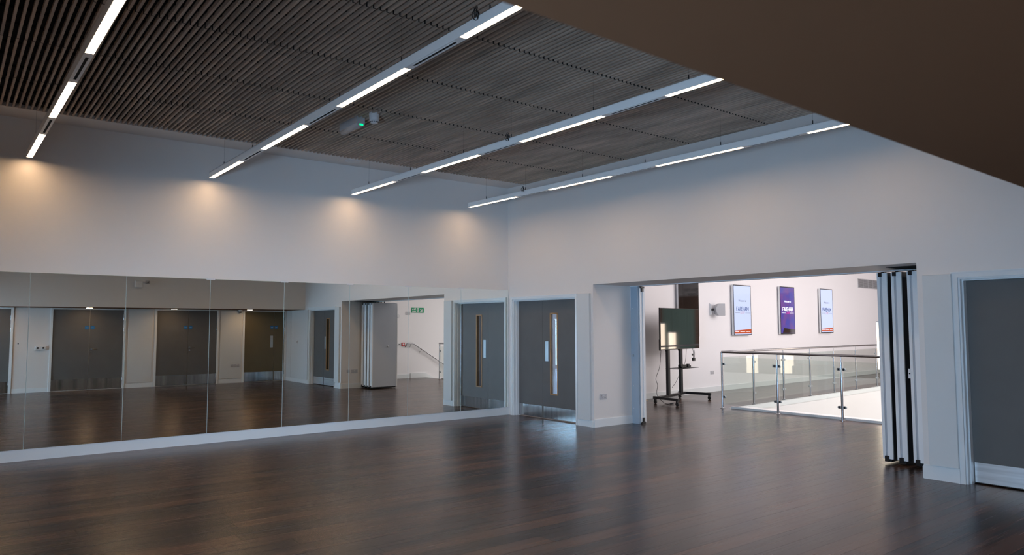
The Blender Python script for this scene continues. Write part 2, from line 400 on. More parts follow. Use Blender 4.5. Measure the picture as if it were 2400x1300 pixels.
def leaf_x(parent, y0, y1, x=.118, vision=None, push=None, ztop=2.062, km='kick'):
    yb, ya = min(y0,y1), max(y0,y1); q = MB(); z0 = .012; t = .045
    if vision:
        vy0, vy1, vz0, vz1 = vision
        q.box((x,yb,z0),(x+t,vy0,ztop),'door'); q.box((x,vy1,z0),(x+t,ya,ztop),'door')
        q.box((x,vy0,z0),(x+t,vy1,vz0),'door'); q.box((x,vy0,vz1),(x+t,vy1,ztop),'door')
    else: q.box((x,yb,z0),(x+t,ya,ztop),'door')
    lf = q.build('door_leaf', parent)
    MB().box((x-.002,yb+.02,z0+.006),(x,ya-.02,.215),km).build('kick_plate', lf)
    if vision:
        b = MB(); k = .016
        for (a0,a1,c0,c1) in ((vy0-.004,vy0+k,vz0,vz1),(vy1-k,vy1+.004,vz0,vz1),(vy0,vy1,vz0-.004,vz0+k),(vy0,vy1,vz1-k,vz1+.004)):
            b.box((x-.006,a0,c0),(x+t+.006,a1,c1),'oak')
        b.build('glazing_bead', lf, label='oak glazing bead')
        MB().box((x+.008,vy0+.01,vz0+.01),(x+.014,vy1-.01,vz1-.01),'vision').build('vision_panel', lf)
    if push:
        MB().box((x-.003,push-.04,1.0),(x,push+.04,1.345),'satin').build('push_plate', lf)
    return lf
d1 = empty('door_1', (0,0,0)); tag(d1, None, None, None, 'structure')
door_frame_x(DA0, DA1, d1, .048)
leaf_x(d1, DA0-.02, -.838, km='kick_dim'); leaf_x(d1, -.842, DA1+.02, km='kick_dim', vision=(-1.24,-1.045,.425,1.835), push=-.955)
d2 = empty('door_2', (0,0,0)); tag(d2, None, None, None, 'structure')
door_frame_x(DB0, DB1, d2, .06)
leaf_x(d2, DB0-.02, -8.548, vision=(-8.40,-8.20,.425,1.84), push=-8.47); leaf_x(d2, -8.552, DB1+.02)
# back-wall service doors, flush in thin frames
def door_y(name, x0, xs, x1, handle=None, push=None, signs=True, hinges=True, dm='door'):
    d = empty(name, (0,0,0)); tag(d, None, None, None, 'structure')
    f = MB(); A = .055; t = .03; zt = 2.065
    f.box((x0-A,YB,0),(x0,YB+t,zt+.033),'gloss'); f.box((x1,YB,0),(x1+A,YB+t,zt+.033),'gloss'); f.box((x0,YB,zt),(x1,YB+t,zt+.033),'gloss')
    f.build('door_frame', d, bevel=.002)
    for (a,b) in ((x0,xs),(xs,x1)):
        lf = MB().box((a+.003,YB,.012),(b-.003,YB+.012,zt-.003),dm).build('door_leaf', d)
        MB().box((a+.012,YB+.012,.02),(b-.012,YB+.014,.29),'kick_dim').build('kick_plate', lf)
        near = (a == xs)
        if signs:
            sx = xs+.065 if near else xs-.065
            MB().lathe([(.05,0),(.05,.003)], (sx,YB+.012,1.60), 'blue', 24, 'y').box((sx-.03,YB+.015,1.597),(sx+.03,YB+.0165,1.603),'white').build('fire_door_sign', lf)
        if handle is not None and near:
            h = MB(); hx = xs+.05
            h.lathe([(.026,0),(.026,.008)], (hx,YB+.012,1.04), 'steel', 20, 'y')
            h.tube([(hx,YB+.02,1.04),(hx,YB+.062,1.04),(hx+.02,YB+.068,1.04),(hx+.135,YB+.068,1.04)], .010, 'steel')
            h.lathe([(.024,0),(.024,.007)], (hx,YB+.012,.965), 'steel', 20, 'y')
            h.build('lever_handle', lf)
        if push is not None and not near: MB().box((push-.04,YB+.012,1.0),(push+.04,YB+.015,1.35),'satin').build('push_plate', lf)
        if hinges:
            hg = MB(); ex = a if a == x0 else b
            for z in (.25, 1.55, 1.85): hg.tube([(ex,YB+.02,z-.05),(ex,YB+.02,z+.05)], .009, 'steel', 8)
            hg.build('hinge', lf)
    return d
door_y('door_3', -6.037, -5.222, -4.435, handle=1)
door_y('door_4', -3.622, -2.82, -2.045, handle=1)
door_y('door_5', -1.262, -.392, -.075, push=-.46, dm='door_olive')
door_y('door_6', -8.30, -7.6, -6.915, signs=False)

# ================================================================ MIRRORS
EX = [-7.43-1.05, -7.41, -6.355, -5.285, -4.235, -3.175, -2.115, -1.072, -.012]
XE = [-.0095-k*1.0564 for k in range(9)][::-1]
MT, MBZ = 2.276, .137
labs = ['mirror panel at the far end from the room corner, cut off by the view',
 'mirror panel reflecting a white control box and a closed grey double door',
 'mirror panel reflecting the white bracketed wireless box and part of a grey double door',
 'mirror panel reflecting a dome camera and the yellowish door with a push plate',
 'mirror panel reflecting the room corner and a door with slim lit slot',
 'mirror panel reflecting the stacked folding wall panels edge on',
 'mirror panel reflecting the green exit sign and sloping stair handrail',
 'mirror panel beside the room corner, reflecting the grey door with oak-edged window']
for i in range(8):
    a, b = XE[i]+.0012, XE[i+1]-.0012
    mp = empty('wall_mirror', (a,-.021,MBZ)); tag(mp, labs[i], 'mirror', 'mirror panels along the wall')
    W_ = b-a; Hh = MT-MBZ
    g = MB(); e_ = .002
    g.add([(e_,-.0062,e_),(W_-e_,-.0062,e_),(W_-e_,-.0062,Hh-e_),(e_,-.0062,Hh-e_)], [(0,1,2,3)], 'mirror')
    g.add([(0,-.0045,0),(W_,-.0045,0),(W_,-.0045,Hh),(0,-.0045,Hh),(e_,-.0062,e_),(W_-e_,-.0062,e_),(W_-e_,-.0062,Hh-e_),(e_,-.0062,Hh-e_),
           (0,0,0),(W_,0,0),(W_,0,Hh),(0,0,Hh)],
          [(0,1,5,4),(1,2,6,5),(2,3,7,6),(3,0,4,7),(8,9,1,0),(9,10,2,1),(10,11,3,2),(11,8,0,3),(11,10,9,8)], 'edge')
    g.build('mirror_glass', mp)
    if i >= 3:
        MB().box((-.055,-.011,Hh-.012),(.06,.0,Hh+.014),'white').build('fixing_clip', mp, bevel=.002)
    MB().box((0,-.003,-.012),(W_,.019,-.001),'white').box((0.1,0,.1),(W_-.1,.02,Hh-.1),'white').build('backing_rail', mp)

# ================================================================ SUSPENDED LINEAR LIGHTS
KB = 1.009; ZB = 1.6+2.06*KB
SEG = [(0,1.30),(2.08,3.36),(4.17,5.45),(6.25,7.02)]
def beam(x, y0, slope, label, wires, coil=()):
    b = empty('linear_pendant_light', (-8.229+(x+8.229)*KB,-10.661+(y0+10.661)*KB,ZB), slope); tag(b, label, 'ceiling light', 'four suspended linear light beams')
    Wd, Ht, Ln = .068, .078, 7.20
    h = MB()
    segs = SEG
    # hollow white extrusion: sides, top, and the solid underside between lenses
    h.box((0,-Ln,0),(.005,0,Ht),'housing'); h.box((Wd-.005,-Ln,0),(Wd,0,Ht),'housing'); h.box((0,-Ln,Ht-.006),(Wd,0,Ht),'housing')
    h.box((0,-.006,0),(Wd,0,Ht),'housing'); h.box((0,-Ln,0),(Wd,-Ln+.006,Ht),'housing')
    prev = .004
    edges = []
    for (a,c) in segs:
        edges.append((prev, a)) if a > prev else None; prev = c
    edges.append((prev, Ln))
    for (a,c) in edges: h.box((.005,-c,.0),(Wd-.005,-a,.012),'housing')
    h.build('housing', b, bevel=.0012)
    for (a,c) in segs:
        MB().box((.0055,-c+.001,.003),(Wd-.0055,-max(a,.007)-.001,.008),'diff').build('diffuser', b)
    for k in range(3):
        a, c = SEG[k][1]+.1, SEG[k+1][0]-.1
        q = MB(); q.box((.024,-c,-.0015),(.046,-a,.002),'black'); 
        for (u0,u1) in ((.018,.024),(.046,.052)): q.box((u0,-c-.01,-.003),(u1,-a+.01,0),'housing')
        q.build('spot_slot', b)
    for wy in wires:
        d = y0-wy
        MB().tube([(Wd/2,-d,Ht+.03),(Wd/2,-d,H+.05-ZB)], .0008, 'blackpl', 6).tube([(Wd/2,-d,Ht-.002),(Wd/2,-d,Ht+.05)], .005, 'blackpl', 8).build('suspension_wire', b)
    for wy in coil:
        d = y0-wy; q = MB(); pts=[]
        for k in range(40):
            a = k/40*PI*5; pts.append((Wd/2-.045+.012*math.sin(a*1.3), -d+.03*math.cos(a), Ht+.035+.035*math.sin(a)-.001*k))
        q.tube(pts, .0035, 'blackpl', 6); q.tube([(Wd/2,-d,Ht),(Wd/2-.02,-d+.02,Ht+.05),(Wd/2-.04,-d,Ht+.02),(Wd/2-.04,-d-.02,Ht-.03)], .004, 'blackpl', 6)
        q.build('power_cable', b)
    return b
b1_ = beam(-7.513, -.200, .0095, 'white suspended light beam nearest the left edge, running steeply overhead', [-.8,-2.0,-3.3,-4.4,-5.6])
b1_.scale = (1,1.035,1)
beam(-5.410, -.250, .0, 'white suspended light beam passing left of the smoke detector and emergency light', [-.82,-1.956,-3.2,-4.42,-5.6,-6.829], [-6.72])
beam(-3.290, -.270, .0118, 'white suspended light beam passing right of the smoke detector', [-.79,-2.016,-3.302,-4.261,-5.585,-6.765], [-4.24])
beam(-1.152, -.366, .0185, 'white suspended light beam running closest to the plain right-hand wall', [-.846,-1.878,-3.163,-4.34,-5.515,-6.677], [-1.87,])

# ================================================================ CEILING DEVICES
q = empty('smoke_detector', (-4.205,-2.80,H)); tag(q, 'round white smoke detector under the slatted ceiling', 'smoke detector')
MB().lathe([(.062,.035),(.062,-.03),(.058,-.036),(.060,-.04),(.058,-.075),(.046,-.085)], (0,0,0), 'white', 32).build('base', q)
p = MB().lathe([(.044,-.085),(.044,-.103),(.036,-.112)], (0,0,0), 'white', 32).build('sensing_chamber', q)
k_ = MB()
for k in range(12):
    a = k*PI/6; k_.tube([(.0455*math.cos(a)-.006*math.sin(a),.0455*math.sin(a)+.006*math.cos(a),-.095),(.0455*math.cos(a)+.006*math.sin(a),.0455*math.sin(a)-.006*math.cos(a),-.095)], .005, 'black', 6)
k_.build('vent_slot', p)
q = empty('emergency_light', (-4.275,-2.325,H)); tag(q, 'boxy emergency light with glowing green indicator under the slats', 'emergency light')
MB().box((-.055,-.26,-.075),(.055,.24,.02),'greypl').build('housing', q, bevel=.004)
pr = []
n = 8
le = MB(); vs = []
for yy in (-.262,.242):
    for k in range(n+1):
        a = PI*k/n; vs.append((-.054*math.cos(a), yy, -.075-.035*math.sin(a)))
fs = [(k,k+1,n+1+k+1,n+1+k) for k in range(n)]+[tuple(range(n,-1,-1)), tuple(range(n+1,2*n+2))]
le.add(vs, fs, 'lens', True).build('lens', q)
MB().box((-.02,-.2645,-.098),(.03,-.262,-.078),'led').box((-.045,-.263,-.09),(-.02,-.262,-.07),'lens').build('indicator_lamp', q, label='glowing green indicator')
q = empty('ceiling_speaker', (-3.30,-.335,HM)); tag(q, 'flush round speaker grille in the plain ceiling strip', 'ceiling speaker')
MB().lathe([(.115,0),(.115,-.006),(.105,-.009)], (0,0,0), 'white', 36).build('grille', q)
# downlights under the soffit
dl = None
for i,(x,lb) in enumerate(((-5.32,'round downlight in the low soffit before the double door beside the control box'),(-3.33,'round downlight in the low soffit before the middle double door'),
        (-1.31,'round downlight in the low soffit before the yellowish door'),(-7.32,'round downlight in the low soffit nearest the camera'))):
    if dl is None:
        dl = empty('downlight', (x,-10.45,SZ)); tag(dl, lb, 'downlight', 'downlights in the low soffit')
        MB().lathe([(.085,.02),(.085,-.004),(.078,-.006)], (0,0,0), 'white', 32).build('trim_ring', dl)
        MB().lathe([(.070,-.0065),(.070,-.009)], (0,0,0), 'downl', 32).build('lens', dl)
    else: dup(dl, (x,-10.45,SZ), None, lb)

# ================================================================ DEVICES ON ROOM WALLS
def socket(loc, rz, label, name='wall_socket', w=.146, cat='socket', switch=True, group=None):
    s_ = empty(name, loc, rz); tag(s_, label, cat, group)
    MB().box((-w/2,-.009,-.043),(w/2,0,.043),'greypl').build('face_plate', s_, bevel=.002)
    if name == 'wall_socket':
        n = 2 if w > .1 else 1
        for k in range(n):
            cx = (-.036 if k == 0 else .036) if n == 2 else 0
            for (u0,u1,w0,w1) in ((-.0035,.0035,.006,.018),(-.016,-.008,-.022,-.016),(.008,.016,-.022,-.016)):
                MB().box((cx+u0,-.0095,w0),(cx+u1,-.009,w1),'black').build('socket_hole', s_)
        for k in range(n):
            cx = -.012 if k == 0 else .012
            if n == 1: cx = .028
            MB().box((cx-.006,-.013,.01),(cx+.006,-.009,.03),'white').build('rocker', s_)
    return s_
socket((.205,YP,.475), 0, 'grey double socket low on the deep side of the wide opening')
# reveal face at the far side of the wide opening (faces +y)
socket((.20,YO,.44), PI, 'single grey outlet plate inside the opening, seen in the mirror beside the folded panels', w=.086)
socket((.38,YO,.44), PI, 'wide grey outlet plate inside the opening next to the stacked panels', w=.18)
# south wall devices
socket((-1.60,YB+.02,.50), PI, 'left plate of two low outlets reflected beneath the dome camera', w=.09)
socket((-1.47,YB+.02,.50), PI, 'double outlet plate reflected under the dome camera beside the yellowish door', w=.146)
q = empty('key_switch', (-6.747,YB,1.21), PI); tag(q, 'tiny black switch on the wall between two grey doors', 'switch')
MB().box((-.022,-.012,-.022),(.022,0,.022),'white').lathe([(.014,-.018),(.014,-.012)], (0,0,0), 'black', 16, 'y').build('switch_body', q)
q = empty('wall_control_box', (-6.28,YB,1.095), PI); tag(q, 'white surface control box with two black dials beside the double door', 'control box')
MB().box((-.115,-.06,-.045),(.115,0,.045),'white').build('enclosure', q, bevel=.004)
for dx in (-.055,.06): MB().lathe([(.022,-.07),(.024,-.06)], (dx,0,0), 'black', 20, 'y').build('dial', q)
q = empty('door_switch', (-.021,-10.12,1.17), -PI/2); tag(q, 'small dark slot switch on the white panel beside the corner', 'switch')
MB().box((-.03,-.01,-.05),(.03,0,.05),'white').box((-.008,-.013,-.03),(.008,-.01,.03),'black').build('switch_body', q)
# wireless box on the soffit face
ys_ = ysof(-4.3)
q = empty('wireless_access_point', (-4.37,ys_,2.69), PI); tag(q, 'white square wireless box on a side bracket above the doors', 'wireless box')
MB().box((-.095,-.13,-.085),(.095,-.09,.085),'white').build('body', q, bevel=.02)
MB().lathe([(.01,-.133),(.01,-.13)], (0,0,0), 'greypl', 12, 'y').build('indicator_lamp', q)
MB().box((-.27,-.012,.02),(-.17,0,.10),'greypl').box((-.26,-.1,.045),(-.05,-.085,.07),'greypl').box((-.235,-.1,.045),(-.205,0,.07),'greypl').build('bracket', q)
# dome camera
q = empty('dome_camera', (-1.42,-10.93,SZ)); tag(q, 'small dome security camera in the ceiling corner over the white panel', 'security camera')
MB().lathe([(.06,0),(.06,-.03),(.05,-.04)], (0,0,0), 'white', 28).build('base', q)
bm_ = MB().lathe([(.045,-.035),(.044,-.055),(.034,-.075),(.018,-.086),(.004,-.088)], (0,0,0), 'blackpl', 28).build('dome', q)

# ================================================================ FOLDING WALL PANELS
XS = .54; PWD = .74
def fold_panel(y, label, knob=False, latch=False):
    p = empty('folding_wall_panel', (XS,y,0)); tag(p, label, 'partition panel', 'folded partition panels stacked in the opening')
    t = .115; z0, z1 = .052, 2.228
    fb = MB().box((.02,-t/2+.004,z0),(PWD-.02,t/2-.012,z1),'panel_gap_shade')  # inner faces coloured with the shade between stacked panels
    fb.box((.02,t/2-.012,z0),(PWD-.02,t/2-.004,z1),'panel' if knob else 'panel_gap_shade').build('panel_face', p)
    e = MB()
    # profiled aluminium edge: two strips with a recessed groove between
    e.box((0,-t/2,z0),(.022,-t/2+.030,z1),'alu'); e.box((.004,-t/2+.030,z0),(.022,-t/2+.060,z1),'alu')
    e.box((.016,-t/2+.060,z0),(.022,-t/2+.082,z1),'greypl'); e.box((-.004,-t/2+.082,z0),(.022,t/2,z1),'alu')
    e.build('edge_profile', p, bevel=.0015)
    e2 = MB().box((PWD-.022,-t/2,z0),(PWD,t/2,z1),'alu').build('edge_profile', p, bevel=.0015)
    b = MB().box((-.012,.000,z1-.045),(.03,.040,z1+.004),'blackpl').box((.02,-.02,z1),(PWD-.05,.02,z1+.012),'blackpl').build('top_seal', p)
    b = MB().box((-.012,-.012,z0-.03),(.03,.034,z0+.035),'blackpl').box((.02,-.03,z0-.035),(PWD-.03,.03,z0),'blackpl').build('bottom_seal', p)
    if knob: MB().lathe([(.022,t/2),(.022,t/2+.012),(.014,t/2+.016)], (.46,0,1.10), 'white', 24, 'y').build('pull_knob', p)
    if latch: MB().box((-.008,.048,1.0),(.004,.078,1.11),'white').lathe([(.008,-.011),(.008,-.008)], (0,.063,1.055), 'black', 12, 'x').build('latch_plate', p)
    MB().tube([(PWD*.5,0,z1),(PWD*.5,0,HO+.002)], .012, 'blackpl', 8).build('hanger', p)
    return p
fold_panel(-6.562, 'grey folded partition panel at the open end of the stack, with round knob', knob=True)
fold_panel(-6.726, 'second folded partition panel from the open side of the stack')
fold_panel(-6.905, 'third folded partition panel of the stack, with small white latch plate', latch=True)
fold_panel(-7.072, 'folded partition panel closest to the opening wall, at the back of the stack')
# ceiling track of the folding wall
struct(MB().box((.86,YP,HO-.012),(.94,YO,HO+.001),'alu').box((.885,YP,HO-.014),(.915,YO,HO-.011),'black').box((.35,-7.18,HO-.004),(.84,-6.70,HO+.001),'black'), 'trim_7')
# closing jamb on the pier and the slim lead panel fixed to it
q = empty('partition_jamb', (.885,-2.315,0)); tag(q, 'blue-grey closing jamb post standing at the pier in the wide opening', 'jamb post')
MB().box((-.015,-.085,0),(.10,.078,HO-.01),'jamb').build('post', q, bevel=.002)
kk = MB()
for z in (.25,.62,1.9): kk.lathe([(.006,-.017),(.006,-.015)], (0,.03,z), 'white', 10, 'x')
kk.build('screw_cap', q)
MB().lathe([(.02,-.027),(.022,-.015)], (0,.03,1.12), 'satin', 20, 'x').build('lock_knob', q)
q = empty('lead_panel', (.90,-2.405,0)); tag(q, 'slim white partition edge with black end seals beside the jamb post', 'partition panel')
e = MB().box((.0,-.012,.02),(.028,.0,2.255),'alu').box((.028,-.006,.02),(.07,.0,2.255),'alu').box((.07,-.018,.02),(.118,.0,2.255),'alu').build('edge_profile', q)
MB().box((.005,-.03,2.235),(.10,.0,2.262),'blackpl').box((.04,-.03,2.18),(.08,-.012,2.24),'blackpl').build('top_seal', q)
MB().box((.005,-.03,.0),(.09,.0,.035),'blackpl').box((.035,-.03,.03),(.075,-.012,.10),'blackpl').build('bottom_seal', q)

# ================================================================ FOYER SHELL
AF = math.atan(.078); W0 = Vector((4.05,.32,0)); tv = Vector((math.cos(AF),math.sin(AF),0)); nv = Vector((math.sin(AF),-math.cos(AF),0))
def fw(a, off=0, z=0): p = W0+tv*a+nv*off; return (p.x,p.y,z)
def wall_quad(name, a0, a1, z0, z1, thick=.2):
    P = [fw(a0),fw(a1),fw(a1,-thick),fw(a0,-thick)]
    return struct(MB().prism(ccw([(p[0],p[1]) for p in P]), z0, z1, 'foyer_wall'), name)
wall_quad('wall_foyer_north', -4.0, 17.6, -.2, 4.8)
P = [fw(-3.3),fw(17.2),fw(17.2,.016),fw(-3.3,.016)]
struct(MB().prism(ccw([(p[0],p[1]) for p in P]), 0, .125, 'gloss'), 'baseboard_foyer')
YSF = -9.5
struct(MB().box((.2,YSF,-3.6),(21.2,YSF-.2,4.8),'foyer_wall'), 'wall_foyer_south')
ew = MB().box((21.0,YSF,-.2),(21.2,2.4,4.8),'foyer_wall')
struct(ew, 'wall_foyer_east')
struct(MB().box((20.96,YSF,0),(21.0,-3.5,3.02),'wood_clad'), 'trim_8')
struct(MB().box((T,DA1,2.6),(1.07,.5,4.8),'foyer_wall').box((1.07,YO,2.277),(1.1,.5,4.8),'foyer_wall'), 'wall_foyer_west')
struct(MB().box((.2,YSF,4.7),(21.2,2.6,4.8),'foyer_wall'), 'ceiling_foyer')
# stair void: lining walls, lower floor, white nosings
v = MB()
v.box((VX0-.05,-8.57,-3.6),(VX0,yv(VX0),-.002),'foyer_wall')
v.prism(ccw([(VX0,yv(VX0)),(VX1,yv(VX1)),(VX1,yv(VX1)+.1),(VX0,yv(VX0)+.1)]), -3.6, -.002, 'foyer_wall')
v.box((VX1,-9.3,-3.6),(VX1+.1,yv(VX1),-.002),'foyer_wall')
struct(v, 'wall_stairwell')
struct(MB().box((VX0-.1,YSF,-3.7),(VX1+.1,.5,-3.6),'carpet'), 'floor_lower')
nz_ = MB().box((VX0+.0,-8.57,-.10),(VX0+.055,yv(VX0)+.0,.038),'gloss')
nz_.prism(ccw([(VX0,yv(VX0)-.012),(VX1,yv(VX1)-.012),(VX1,yv(VX1)+.06),(VX0,yv(VX0)+.06)]), -.09, .003, 'gloss')
struct(nz_, 'trim_9')
# stair flight down along the south wall
st = MB()
for k in range(16):
    x = VX0+.28*k; z = -.17*(k+1)
    st.box((x,YSF+.02,z-.05),(x+.30,-8.58,z),'floor'); st.box((x,YSF+.02,z),(x+.02,-8.58,z+.17),'gloss')
tag(st.build('staircase'), 'dark timber stair flight going down beside the white wall', 'stairs')
# sloping skirting beside the stair
sk = MB(); kx = 3.40
vs = [(2.0,0),(kx,0),(kx,.13),(2.0,.13)]
sk.box((1.2,YSF,0),(kx-.02,YSF+.016,.13),'gloss')
pr_ = [(kx,0),(VX0,0),(VX0+3,-1.82),(VX0+3,-1.5),(VX0+.05,.10),(3.95,.15),(kx,.15)]
n = len(pr_)
sk.add([(x,YSF,z) for x,z in pr_]+[(x,YSF+.03,z) for x,z in pr_], [tuple(range(n-1,-1,-1)),tuple(range(n,2*n))]+[(i,(i+1)%n,n+(i+1)%n,n+i) for i in range(n)], 'gloss')
struct(sk, 'baseboard_stair')

# ================================================================ BALUSTRADES
def post_part(parent, x, y, rz, full=False, both=True, name='post'):
    g = empty_dummy = None
    p = MB(); r = .021
    top = 1.098 if full else .985
    p.tube([(0,0,.006),(0,0,top)], r, 'steel', 16)
    p.lathe([(.048,0),(.048,.008),(.028,.016),(.024,.022)], (0,0,0), 'steel', 24)
    if not full: p.tube([(0,0,.985),(0,0,1.09)], .007, 'steel', 10)
    o = p.build(name, parent); o.location = (x,y,0); o.rotation_euler = (0,0,rz)
    for z in (.225,.865):
        for sgn in ((-1,1) if both else ((1,) if full != 2 else (-1,))):
            c = MB(); c.box((sgn*.015,-.014,z-.022),(sgn*.055,.014,z+.022),'satin').lathe([(.022,-.014),(.022,.014)], (sgn*.055,0,z), 'satin', 18, 'y')
            c.build('glass_clamp', o)
    return o
def balustrade(loc, rz, stations, label, first_full, last_full, end):
    b = empty('glass_balustrade', loc, rz); tag(b, label, 'balustrade', 'balustrades around the stair void')
    for i,s_ in enumerate(stations):
        ff = (i == 0 and first_full) or (i == len(stations)-1 and last_full)
        both = 0 < i < len(stations)-1
        post_part(b, s_, 0, 0 if i < len(stations)-1 else (PI if not both else 0), full=ff, both=both)
    r = MB(); r.tube([(stations[0] if first_full else stations[0]-.0,0,1.098),(end,0,1.098)], .0225, 'steel', 16)
    r.build('handrail', b)
    for i in range(len(stations)-1):
        a, c = stations[i]+.042, stations[i+1]-.042
        MB().box((a,-.005,.085),(c,.005,1.0),'glass').build('glass_pane', b)
    return b
ST = [0,1.2,2.41,3.70,5.15,6.62]
balustrade((3.85,-1.87,0), -PI/2, ST, 'glass balustrade with dark steel rail standing nearest the hall opening', True, True, 6.6425)
AB = math.atan(.085)
STB = [1.21,2.50,3.78,5.05,6.35,7.68,9.0,10.3]
bb = balustrade((3.85,-1.87,0), AB, STB, 'glass balustrade running along the far side under the wall screens', False, False, 10.3)
r_ = MB().tube([(0.03,0,1.098),(1.25,0,1.098)], .0225, 'steel', 16).build('handrail', bb)
MB().box((.05,-.005,.085),(1.165,.005,1.0),'glass').build('glass_pane', bb)
# wall handrail of the stair
q = empty('stair_handrail', (3.25,YSF,0)); tag(q, 'steel wall handrail sloping down beside the stair under the exit sign', 'handrail')
MB().tube([(-.03,.02,.98),(-.03,.07,1.06),(0,.075,1.085),(.2,.075,1.085),(.24,.075,1.07),(1.24,.075,.47),(3.6,.075,-.95)], .021, 'steel', 12).build('rail', q)
for dx,z in ((.12,1.085),(.5,.915),(1.9,.07)):
    MB().tube([(dx,.0,z-.10),(dx,.05,z-.10),(dx,.075,z-.02)], .007, 'steel', 8).lathe([(.03,0),(.03,.006)], (dx,0,z-.10), 'steel', 16, 'y').build('wall_bracket', q)

# ================================================================ FOYER WALL ITEMS
def on_wall(name, a, z, label, cat, group=None, off=0):
    o = empty(name, fw(a, off, z), AF); return tag(o, label, cat, group)
def display(a0, a1, z0, z1, label, kind):
    D = on_wall('wall_display', (a0+a1)/2, z0, label, 'screen', 'portrait displays on the foyer wall')
    w_, h_ = a1-a0, z1-z0; dp = .09
    MB().box((-w_/2,-dp+.006,0),(w_/2,-.035,h_),'alu').box((-w_/2+.15,-.035,.2),(w_/2-.15,0,h_-.2),'blackpl').build('casing', D)
    bz = .022
    MB().box((-w_/2,-dp,0),(w_/2,-dp+.006,h_),'blackpl').build('bezel', D)
    sx0, sx1, sz0, sz1 = -w_/2+bz, w_/2-bz, bz, h_-bz
    f = -dp-.001
    sc = MB().box((sx0,f,sz0),(sx1,f+.0015,sz1), {'off':'black_screen','white':'scr_white','blue':'scr_blue'}[kind]).build('screen', D)
    if kind == 'off': return D
    ty = f-.0012; sw = sx1-sx0
    c1, c2, c3 = ('txt_grey','txt_navy','txt_red') if kind == 'white' else ('txt_white','txt_white','txt_pink')
    text('welcome_text', 'Welcome to', .075, c1, sc, (0,ty,h_*.685), bold=0)
    stroke_text('title_text', 'FAREHAM', .098, sw*.72, .017, c2, sc, 0, ty, h_*.525)
    stroke_text('subtitle_text', 'LIVE', .058, sw*.24, .009, c3, sc, 0, ty, h_*.447, .38)
    MB().box((-sw*.44,ty-.0006,h_*.445-.004),(-sw*.16,ty,h_*.445+.003),c1).box((sw*.16,ty-.0006,h_*.445-.004),(sw*.44,ty,h_*.445+.003),c1).build('rule_line', sc)
    if kind == 'white':
        o_ = MB(); zb = sz0
        o_.add([(sx0,ty,zb+.02),(sx1,ty,zb+.02),(sx1,ty,zb+.135),(sx0,ty,zb+.098)], [(0,1,2,3)], 'scr_orange')
        o_.build('footer_band', sc)
        for k,(u0,u1) in enumerate(((.04,.28),(.34,.64),(.70,.95))):
            g_ = MB(); stp = sw*(u1-u0)/9; x = sx0+sw*u0
            pts_ = []
            g_.add([(x,ty-.0008,zb+.066),(x+stp*8,ty-.0008,zb+.066),(x+stp*8,ty-.0008,zb+.070),(x,ty-.0008,zb+.070)], [(0,1,2,3)], 'txt_white')
            for j in range(9): g_.add([(x+stp*j,ty-.0009,zb+.066),(x+stp*(j+.6),ty-.0009,zb+.066),(x+stp*(j+.6),ty-.0009,zb+.079),(x+stp*j,ty-.0009,zb+.079)], [(0,1,2,3)], 'txt_white')
            g_.build('footer_text', sc)
    else:
        g_ = MB(); g_.add([(sx0+.1*sw,ty,sz0+.01),(sx1,ty,sz0+.01),(sx1,ty,sz0+.10),(sx0+.2*sw,ty,sz0+.15)], [(0,1,2,3)], 'black_screen'); g_.build('footer_band', sc)
    return D
display(1.214, 2.05, 1.36, 2.64, 'switched-off portrait display on the wall, partly hidden by the wheeled television', 'off')
display(3.614, 4.478, 1.370, 2.664, 'white lit portrait welcome display nearest the grey wall speaker', 'white')
display(6.050, 6.888, 1.380, 2.705, 'purple lit portrait welcome display between the two white ones', 'blue')
display(8.522, 9.35, 1.398, 2.727, 'white lit portrait welcome display farthest from the television', 'white')
q = on_wall('wall_vent', 12.29, 2.855, 'louvred ventilation grille high on the far foyer wall', 'vent')
MB().box((-.81,-.012,0),(.81,0,.02),'greypl').box((-.81,-.012,.29),(.81,0,.31),'greypl').box((-.81,-.012,0),(-.79,0,.31),'greypl').box((.79,-.012,0),(.81,0,.31),'greypl').box((-.8,-.002,.01),(.8,0,.30),'vent_back').build('frame', q)
lv = MB()
for k in range(10): lv.add([(-.79,-.004,.03+k*.027),(.79,-.004,.03+k*.027),(.79,-.014,.018+k*.027),(-.79,-.014,.018+k*.027)], [(0,1,2,3)], 'greypl')
for x in (-.4,0,.4): lv.box((x-.006,-.015,.01),(x+.006,-.002,.30),'greypl')
lv.build('louvre', q)
# wall speaker on a bracket, turned away from the wall
q = on_wall('wall_speaker', 2.78, 2.01, 'pale grey loudspeaker on a wall bracket beside the portrait display', 'speaker')
MB().box((-.14,-.02,-.14),(-.08,0,.16),'white').box((-.12,-.10,-.02),(-.09,-.01,.03),'blackpl').box((-.13,-.045,-.12),(-.09,-.015,.14),'white').build('wall_bracket', q, bevel=.005)
cb = MB(); n = 10; prof = []
for k in range(n+1):
    a = PI*.5+PI*k/n; prof.append((-.0+.12*math.cos(a)*.9, .145*math.sin(a)))
prof = [(-.02,-.15),(.11,-.15),(.11,.15),(-.02,.15)]
arc = [(-.02-.10*math.sin(PI*k/8), .15*math.cos(PI*k/8)) for k in range(1,8)]
pr2 = prof+arc     # (depth axis u, z)
n = len(pr2)
cab = MB().add([(u,-.09,z) for u,z in pr2]+[(u,.09,z) for u,z in pr2], [tuple(range(n)),tuple(range(2*n-1,n-1,-1))]+[(i,n+i,n+(i+1)%n,(i+1)%n) for i in range(n)], 'greypl').build('cabinet', q, bevel=.006)
cab.location = (.06,-.16,0); cab.rotation_euler = (0,0,-.62)
